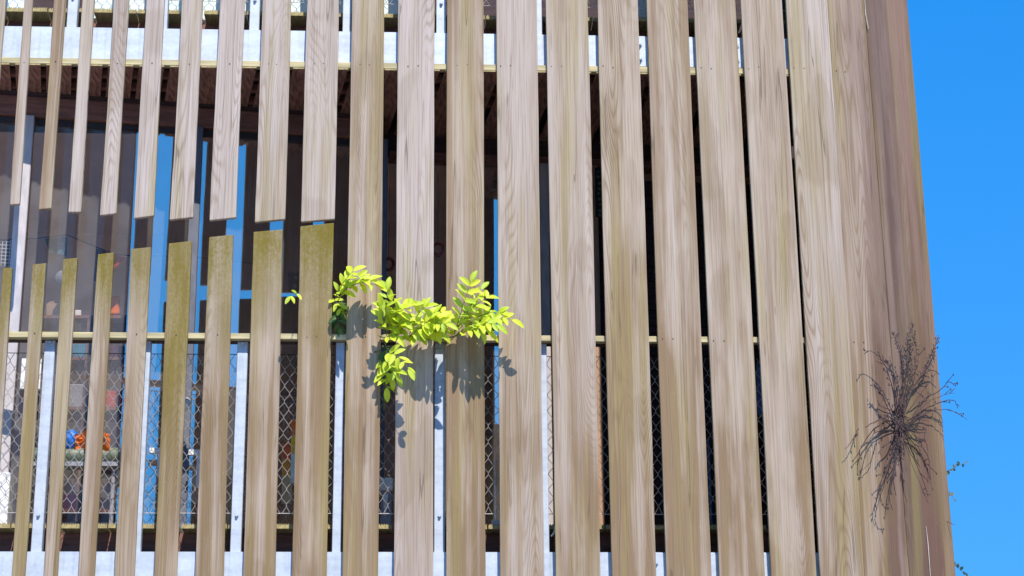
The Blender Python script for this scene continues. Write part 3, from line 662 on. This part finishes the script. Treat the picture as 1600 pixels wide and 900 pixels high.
# ------------------------------------------------------------------ leaves of the climber
def leafmat(name, c, c2):
    m = bpy.data.materials.new(name); m.use_nodes = True; t = m.node_tree; t.nodes.clear()
    o = N(t, 'OutputMaterial'); oi = N(t, 'ObjectInfo'); tc = N(t, 'TexCoord')
    sx = N(t, 'SeparateXYZ'); t.links.new(tc.outputs['Object'], sx.inputs[0])
    rib = smooth(t, math_(t, 'ABSOLUTE', sx.outputs['X']), .0, .05, 1.0, 0.0)
    cc = mix(t, oi.outputs['Random'], c, c2); cc = mix(t, math_(t, 'MULTIPLY', rib, .35), cc, (.60, .66, .14))
    n = noise(t, tc.outputs['Object'], 6, 3); cc = mix(t, math_(t, 'MULTIPLY', n, .3), cc, tuple(v * .6 for v in c2))
    d = N(t, 'BsdfDiffuse'); tr = N(t, 'BsdfTranslucent'); g = N(t, 'BsdfGlossy'); g.inputs['Roughness'].default_value = .6
    t.links.new(cc, d.inputs[0]); t.links.new(cc, tr.inputs[0]); m1 = N(t, 'MixShader'); m1.inputs[0].default_value = .38; m2 = N(t, 'MixShader'); m2.inputs[0].default_value = .05
    t.links.new(d.outputs[0], m1.inputs[1]); t.links.new(tr.outputs[0], m1.inputs[2]); t.links.new(m1.outputs[0], m2.inputs[1]); t.links.new(g.outputs[0], m2.inputs[2]); t.links.new(m2.outputs[0], o.inputs[0])
    return m
LIME = leafmat('lime_leaf', (.84, .88, .012), (.48, .64, .012)); DEEP = leafmat('shade_dark_leaf', (.10, .19, .02), (.06, .13, .02))  # DEEP: same leaves, with the shade inside the gaps put into their colour
STEM = simple('green_brown_stem', (.14, .15, .04), .7)
def leaf_mesh(name, m, seed):
    rng = random.Random(seed); bm = bmesh.new(); rows = []
    prof = [(0, .02), (.10, .12), (.25, .19), (.45, .225), (.65, .205), (.82, .14), (.93, .07), (1.0, .008)]
    bend = rng.uniform(.05, .28); fold = rng.uniform(.15, .5)
    for y, w in prof:
        z0 = -bend * y * y
        rows.append([bm.verts.new((-w, y, z0 + w * fold)), bm.verts.new((-w * .5, y, z0 + w * fold * .42)), bm.verts.new((0, y, z0)), bm.verts.new((w * .5, y, z0 + w * fold * .42)), bm.verts.new((w, y, z0 + w * fold))])
    for i in range(len(rows) - 1):
        for k in range(4): bm.faces.new((rows[i][k], rows[i][k + 1], rows[i + 1][k + 1], rows[i + 1][k]))
    me = bpy.data.meshes.new(name); bm.to_mesh(me); bm.free(); me.materials.append(m)
    for p in me.polygons: p.use_smooth = True
    return me
LM = [leaf_mesh('leaf', LIME, s) for s in range(4)]; DM = [leaf_mesh('leaf', DEEP, s) for s in range(3)]
vine = thing('climbing_plant', 'bright lime green climber pushing out between the boards at mid height', 'climbing plant', at(640, 530, -.02))
rng = random.Random(21)
def put_leaf(parent, base, dirv, nrm, size, meshes):
    y = dirv.normalized(); x = y.cross(nrm).normalized(); z = x.cross(y)
    mw = Matrix((x, y, z)).transposed().to_4x4() @ Matrix.Diagonal((size, size, size, 1)); mw.translation = base
    o = bpy.data.objects.new('leaf', rng.choice(meshes)); COL.objects.link(o); o.parent = parent
    ploc = parent.location + (parent.parent.location if parent.parent else Vector())
    o.matrix_local = Matrix.Translation(-ploc) @ mw
    LEAVES.append((o, mw))
    return o
LEAVES = []
def frond(p0, p1, n, size, sag=.02, meshes=LM, d0=-.06, d1=-.16):
    a = at(p0[0], p0[1], d0); b = at(p1[0], p1[1], d1); L = (b - a).length
    pts = []
    for i in range(9):
        s = i / 8; p = a.lerp(b, s); p.z += sag * 4 * s * (1 - s) ; p.y += -.03 * math.sin(s * math.pi); pts.append(p)
    bm = bmesh.new(); tube(bm, pts, [.0028 - .0016 * i / 8 for i in range(9)], 5); st = obj('frond_stem', bm, STEM, vine)
    def pos(s):
        f = s * 8; i = min(7, int(f)); return pts[i].lerp(pts[i + 1], f - i), (pts[i + 1] - pts[i]).normalized()
    for k in range(n):
        s = .18 + .80 * (k // 2 * 2) / max(1, n - 1); s = min(s, .97)
        p, tn = pos(s); side = 1 if k % 2 else -1
        out = Vector((rng.uniform(-.5, .5), -1 + rng.uniform(-.4, .4), .75 + rng.uniform(-.6, .5))).normalized()
        lat = tn.cross(out).normalized() * side
        dv = (tn * rng.uniform(.35, .75) + lat * rng.uniform(.6, 1.0) + Vector((0, 0, rng.uniform(-.35, .1))) + Vector((0, rng.uniform(-.35, .2), 0)))
        put_leaf(st, p, dv, out, size * rng.uniform(.78, 1.15) * (1 - .25 * abs(s - .5)), meshes)
    p, tn = pos(1.0); put_leaf(st, p, tn + Vector((0, 0, -.2)), Vector((0, -1, .6)), size, meshes)
SZ = .079
fr = [  # start, end, leaflets, size, sag, deep or lime, depth
 ((524, 466), (552, 424), 8, SZ * .95, .01, 0), ((526, 462), (590, 446), 9, SZ, .03, 0), ((530, 452), (560, 432), 7, SZ, .01, 0), ((528, 470), (546, 446), 6, SZ * .9, 0, 0),
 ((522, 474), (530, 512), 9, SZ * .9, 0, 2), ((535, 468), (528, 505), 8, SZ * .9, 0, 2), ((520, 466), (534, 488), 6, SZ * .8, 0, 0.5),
 ((600, 520), (606, 452), 9, SZ * .95, .0, 0), ((602, 522), (640, 478), 9, SZ * 1.05, .02, 0), ((604, 524), (618, 486), 8, SZ, .01, 0), ((610, 528), (652, 512), 9, SZ, .02, 0), ((640, 522), (664, 480), 9, SZ, .02, 0),
 ((648, 524), (690, 488), 9, SZ, .03, 0), ((655, 528), (688, 520), 8, SZ, .02, 0), ((668, 524), (702, 496), 8, SZ * .9, .02, 0), ((600, 528), (628, 526), 7, SZ, .0, 0), ((600, 515), (596, 478), 7, SZ * .9, .0, 0), ((612, 515), (634, 495), 8, SZ, .0, 0),
 ((690, 526), (680, 500), 6, SZ * .8, 0, 0), ((684, 530), (700, 518), 6, SZ * .7, 0, 0),
 ((710, 522), (736, 440), 12, SZ * .92, .0, 0), ((716, 512), (762, 466), 9, SZ * .95, .02, 0), ((712, 524), (800, 500), 13, SZ, .04, 0), ((714, 526), (762, 520), 9, SZ, .02, 0), ((720, 520), (782, 488), 9, SZ * .9, .03, 0), ((706, 524), (726, 500), 7, SZ * .8, 0, 0),
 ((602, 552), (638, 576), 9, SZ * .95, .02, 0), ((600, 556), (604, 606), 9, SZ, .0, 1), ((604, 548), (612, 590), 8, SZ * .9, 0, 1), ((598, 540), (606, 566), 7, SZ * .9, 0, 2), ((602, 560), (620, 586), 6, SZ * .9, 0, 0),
 ((606, 528), (640, 500), 9, SZ, .01, 0), ((640, 526), (676, 506), 9, SZ, .01, 0), ((620, 518), (612, 470), 8, SZ, .0, 0), ((662, 520), (696, 506), 8, SZ, .01, 0), ((724, 500), (752, 452), 8, SZ * .9, .0, 0), ((735, 520), (775, 508), 8, SZ, .02, 0), ((630, 530), (664, 526), 8, SZ, .0, 0), ((606, 516), (628, 482), 7, SZ, .01, 0), ((652, 522), (682, 494), 7, SZ, .01, 0), ((728, 516), (768, 498), 7, SZ, .01, 0), ((535, 458), (580, 438), 7, SZ, .02, 0),
 ((466, 460), (454, 463), 3, SZ * .7, 0, 0),
]
for p0, p1, n, s, sag, deep in fr:
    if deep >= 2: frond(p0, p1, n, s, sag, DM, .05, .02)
    elif deep == 1: frond(p0, p1, n, s, sag, LM, .02, -.03)
    elif deep: frond(p0, p1, n, s, sag, LM, .04, .0)
    else:
        o1 = rng.uniform(-.13, -.04); frond(p0, p1, n, s, sag, LM, o1, o1 - rng.uniform(.03, .15))
bm = bmesh.new()
tube(bm, [at(a, b, d) for a, b, d in ((470, 470, .09), (522, 478, .06), (540, 500, .05), (600, 528, .0), (640, 528, -.05), (684, 532, -.03), (700, 528, -.05), (716, 524, -.06))], .0045, 6)
tube(bm, [at(a, b, d) for a, b, d in ((600, 530, .0), (604, 545, .02), (602, 556, .03), (600, 640, .06))], .004, 6)
tube(bm, [at(a, b, d) for a, b, d in ((680, 545, .02), (690, 544, -.02), (700, 536, -.04), (712, 524, -.06))], .003, 6)
obj('main_stem', bm, STEM, vine)

# the leaves past three hundred, those deepest among the others, are joined into one part
LEAVES.sort(key=lambda q: q[1].translation.y)
bm = bmesh.new(); mi = {LIME.name: 0, DEEP.name: 1}
for o, mw in LEAVES[295:]:
    me = o.data; vv = [bm.verts.new(mw @ v.co) for v in me.vertices]
    for p in me.polygons:
        f = bm.faces.new([vv[i] for i in p.vertices]); f.material_index = mi[me.materials[0].name]; f.smooth = True
    bpy.data.objects.remove(o)
if len(bm.faces):
    o = obj('inner_leaves', bm, LIME, vine); o.data.materials.append(DEEP); tag(o, kind='stuff')

# ------------------------------------------------------------------ dead weed on the corner boards
DRY = simple('dry_dark_twig', (.062, .034, .030), .85, 0, .4, 40); SEED = simple('dry_seed_head', (.13, .085, .075), .9, 0, .4, 60)
weed = thing('dead_weed', 'dry dark leafless weed growing out of the corner boards', 'dead plant', at(1406, 662, .13))
rng = random.Random(3)
def surf(px):                               # depth of the corner boards under this picture column (near mid height)
    if px < 1400: return max(.0, (px - 1335) / 65 * .115)
    return .12 + (px - 1400) / 70 * .30
def twig(pts, r=.0032, knobs=1.0, lift=.05, sub=True, seed=False):
    base = Vector((1406, 660)); W = []
    n = len(pts)
    for i, (a, b) in enumerate(pts):
        s = i / (n - 1); W.append(at(a, b, min(surf(min(a, 1472)), .40) - .012 - lift * math.sin(min(1, s * 1.2) * math.pi * .6)))
    # smooth
    P = []
    for i in range(n - 1):
        p0, p1, p2, p3 = W[max(0, i - 1)], W[i], W[i + 1], W[min(n - 1, i + 2)]
        for k in range(6):
            t = k / 6; P.append(.5 * ((2 * p1) + (p2 - p0) * t + (2 * p0 - 5 * p1 + 4 * p2 - p3) * t * t + (3 * p1 - p0 - 3 * p2 + p3) * t ** 3) + Vector((rng.gauss(0, .0015), rng.gauss(0, .0015), rng.gauss(0, .0015))))
    P.append(W[-1])
    bm = bmesh.new(); m = len(P); tube(bm, P, [r * (1 - .6 * i / m) for i in range(m)], 5)
    for i in range(3, m, 2):
        if rng.random() < .55 * knobs:          # side twiglets and dry pods
            t = (P[i] - P[i - 1]).normalized(); side = Vector((rng.uniform(-1, 1), rng.uniform(-.8, .3), rng.uniform(-.7, 1))).normalized()
            L = rng.uniform(.015, .05); e = P[i] + (t * .7 + side * .7) * L
            tube(bm, [P[i], P[i].lerp(e, .5) + side * .002, e], [.0022, .002, .0012], 4)
            if rng.random() < .6: ball(bm, e, .0042, 1, 1, 1.8, 5, 4)
    st = obj('dry_stem', bm, DRY, weed)
    if seed:
        bm = bmesh.new()
        for i in range(m // 2, m):
            for k in range(3):
                d = Vector((rng.uniform(-1, 1), rng.uniform(-1, .2), rng.uniform(-.2, 1))).normalized() * rng.uniform(.008, .022)
                tube(bm, [P[i], P[i] + d], [.0012, .0009], 3); ball(bm, P[i] + d, .0035, 1, 1, 1.5, 5, 4)
        obj('seed_head', bm, SEED, st)
B = (1406, 660)
TW = [
 ([B, (1396, 615), (1385, 575), (1368, 552), (1350, 548)], 1, .06, False), ([B, (1398, 610), (1388, 570), (1372, 560)], 1, .07, False),
 ([B, (1402, 610), (1410, 570), (1402, 540), (1396, 522)], 1, .07, True), ([B, (1410, 600), (1420, 560), (1418, 530), (1426, 510)], 1, .08, True), ([(1408, 655), (1418, 600), (1432, 560), (1428, 525)], 1, .06, True),
 ([B, (1420, 620), (1440, 585), (1456, 550), (1466, 528)], .8, .06, True), ([B, (1415, 610), (1424, 570), (1420, 540)], 1, .05, False),
 ([(1404, 660), (1388, 638), (1376, 615), (1367, 602)], 1, .04, True), ([(1402, 655), (1390, 640), (1372, 633)], 1, .03, False),
 ([B, (1440, 628), (1466, 612), (1482, 597), (1494, 604)], .6, .07, False), ([B, (1445, 632), (1472, 618), (1492, 614)], .6, .08, False), ([B, (1445, 640), (1475, 627), (1490, 626), (1497, 638)], .7, .08, False),
 ([B, (1440, 648), (1475, 640), (1495, 645), (1511, 656)], 1, .09, False), ([(1408, 662), (1450, 600), (1462, 583)], .3, .05, False), ([(1420, 620), (1450, 580), (1468, 585)], .5, .05, False),
 ([B, (1385, 658), (1362, 675), (1345, 700), (1343, 712)], 1, .05, False), ([B, (1390, 652), (1366, 660), (1352, 668)], .8, .04, False), ([(1400, 662), (1376, 672), (1358, 690), (1346, 735)], .9, .05, False),
 ([(1372, 700), (1360, 722), (1345, 736)], .6, .03, False), ([(1338, 672), (1330, 690), (1320, 702)], .6, .015, False),
 ([B, (1398, 700), (1380, 745), (1370, 775), (1370, 797)], .9, .05, False), ([B, (1396, 705), (1378, 760), (1376, 785), (1385, 797)], .9, .06, False), ([B, (1400, 710), (1392, 755), (1388, 790)], .8, .05, False), ([B, (1402, 710), (1396, 745), (1400, 775)], .6, .05, False),
 ([B, (1406, 690), (1410, 730), (1412, 765), (1420, 797)], .8, .05, False), ([B, (1412, 700), (1416, 740), (1424, 790)], .9, .05, False), ([(1408, 668), (1424, 710), (1440, 745), (1450, 776)], .6, .05, False), ([(1408, 668), (1430, 700), (1448, 730), (1456, 758)], .6, .05, False), ([(1408, 668), (1425, 705), (1440, 735)], .5, .05, False),
 ([B, (1425, 690), (1442, 700), (1452, 720), (1453, 738)], 1, .06, False), ([B, (1428, 680), (1445, 690), (1450, 706)], 1, .06, False), ([B, (1420, 668), (1436, 660), (1434, 650)], 1, .05, False), ([B, (1430, 676), (1448, 676)], .8, .05, False),
 ([B, (1398, 690), (1386, 715), (1376, 745)], 1, .05, False), ([B, (1394, 685), (1378, 700), (1372, 710)], 1, .05, False), ([(1406, 655), (1404, 700), (1390, 730)], 1, .04, False),
 ([B, (1414, 600), (1421, 560), (1422, 532)], 1, .05, True), ([B, (1410, 605), (1408, 565), (1404, 545)], 1, .06, False), ([B, (1422, 600), (1434, 570), (1436, 545)], 1, .06, False), ([B, (1400, 605), (1394, 575), (1390, 556)], 1, .05, False), ([B, (1424, 612), (1446, 575), (1452, 556)], .8, .05, False),
 ([B, (1402, 690), (1400, 720), (1396, 752)], .8, .04, False), ([B, (1408, 690), (1409, 720), (1408, 748)], .8, .04, False),
 ([(1461, 788), (1468, 800), (1477, 815)], 1.0, .01, False),
]
for pts, kn, lift, sd in TW: twig([(a + (rng.uniform(-9, 9) if i == 0 else 0), b + (rng.uniform(-16, 22) if i == 0 else 0)) for i, (a, b) in enumerate(pts)], rng.uniform(.0024, .0050), kn, lift + rng.uniform(-.03, .05), True, sd)
for _ in range(15):                          # tangled heart of the weed
    a = rng.choice([rng.uniform(1.2, 2.6), rng.uniform(2.6, 3.6), rng.uniform(-.4, .6), rng.uniform(1.3, 1.8)]); Lr = rng.uniform(15, 60)
    twig([(1404 + rng.uniform(-12, 10), 665 + rng.uniform(-22, 34)), (1404 + math.cos(a) * Lr * .5 + rng.uniform(-6, 6), 664 + math.sin(a) * Lr * .6 + rng.uniform(-6, 6)), (1406 + math.cos(a) * Lr * .8, 666 + math.sin(a) * Lr * 1.1)], .0034, .9, .06)

# ------------------------------------------------------------------ sprigs peeping out behind the corner edge
def sprig(pts, label, nl, seed):
    rng2 = random.Random(seed); t = thing('leafy_sprig', label, 'plant', at(pts[0][0], pts[0][1], .50), 'sprigs behind the corner edge')
    W = [at(a, b, .50) for a, b in pts]; bm = bmesh.new(); tube(bm, W, [.003, .0025] + [.0015] * (len(W) - 2), 5); st = obj('stem', bm, STEM, t)
    for k in range(nl):
        s = (k + .6) / nl * (len(W) - 1); i = min(len(W) - 2, int(s)); p = W[i].lerp(W[i + 1], s - i)
        o = bpy.data.objects.new('leaf', rng2.choice(SP)); COL.objects.link(o); o.parent = st
        ploc = st.location + t.location
        d = Vector((rng2.uniform(-.6, 1), rng2.uniform(-.6, .3), rng2.uniform(-1, 1))).normalized(); x = d.cross(Vector((0, -1, .3))).normalized(); z = x.cross(d); sz = rng2.uniform(.018, .032)
        mw = Matrix((x, d, z)).transposed().to_4x4() @ Matrix.Diagonal((sz * 1.5, sz, sz, 1)); mw.translation = p; o.matrix_local = Matrix.Translation(-ploc) @ mw
DK = leafmat('blue_green_leaf', (.025, .085, .06), (.02, .06, .045)); SP = [leaf_mesh('leaf', DK, s + 40) for s in range(2)]
sprig([(1472, 740), (1482, 735), (1490, 731), (1498, 727), (1510, 722)], 'thin green sprig with small leaves highest against the sky at the corner edge', 11, 1)
sprig([(1474, 770), (1484, 768), (1488, 775), (1492, 782)], 'tiny sprig against the sky in the middle of the three', 4, 2)
sprig([(1480, 868), (1493, 884), (1500, 890), (1508, 897), (1520, 915)], 'green sprig at the bottom of the corner edge', 9, 3)
bpy.context.view_layer.update()
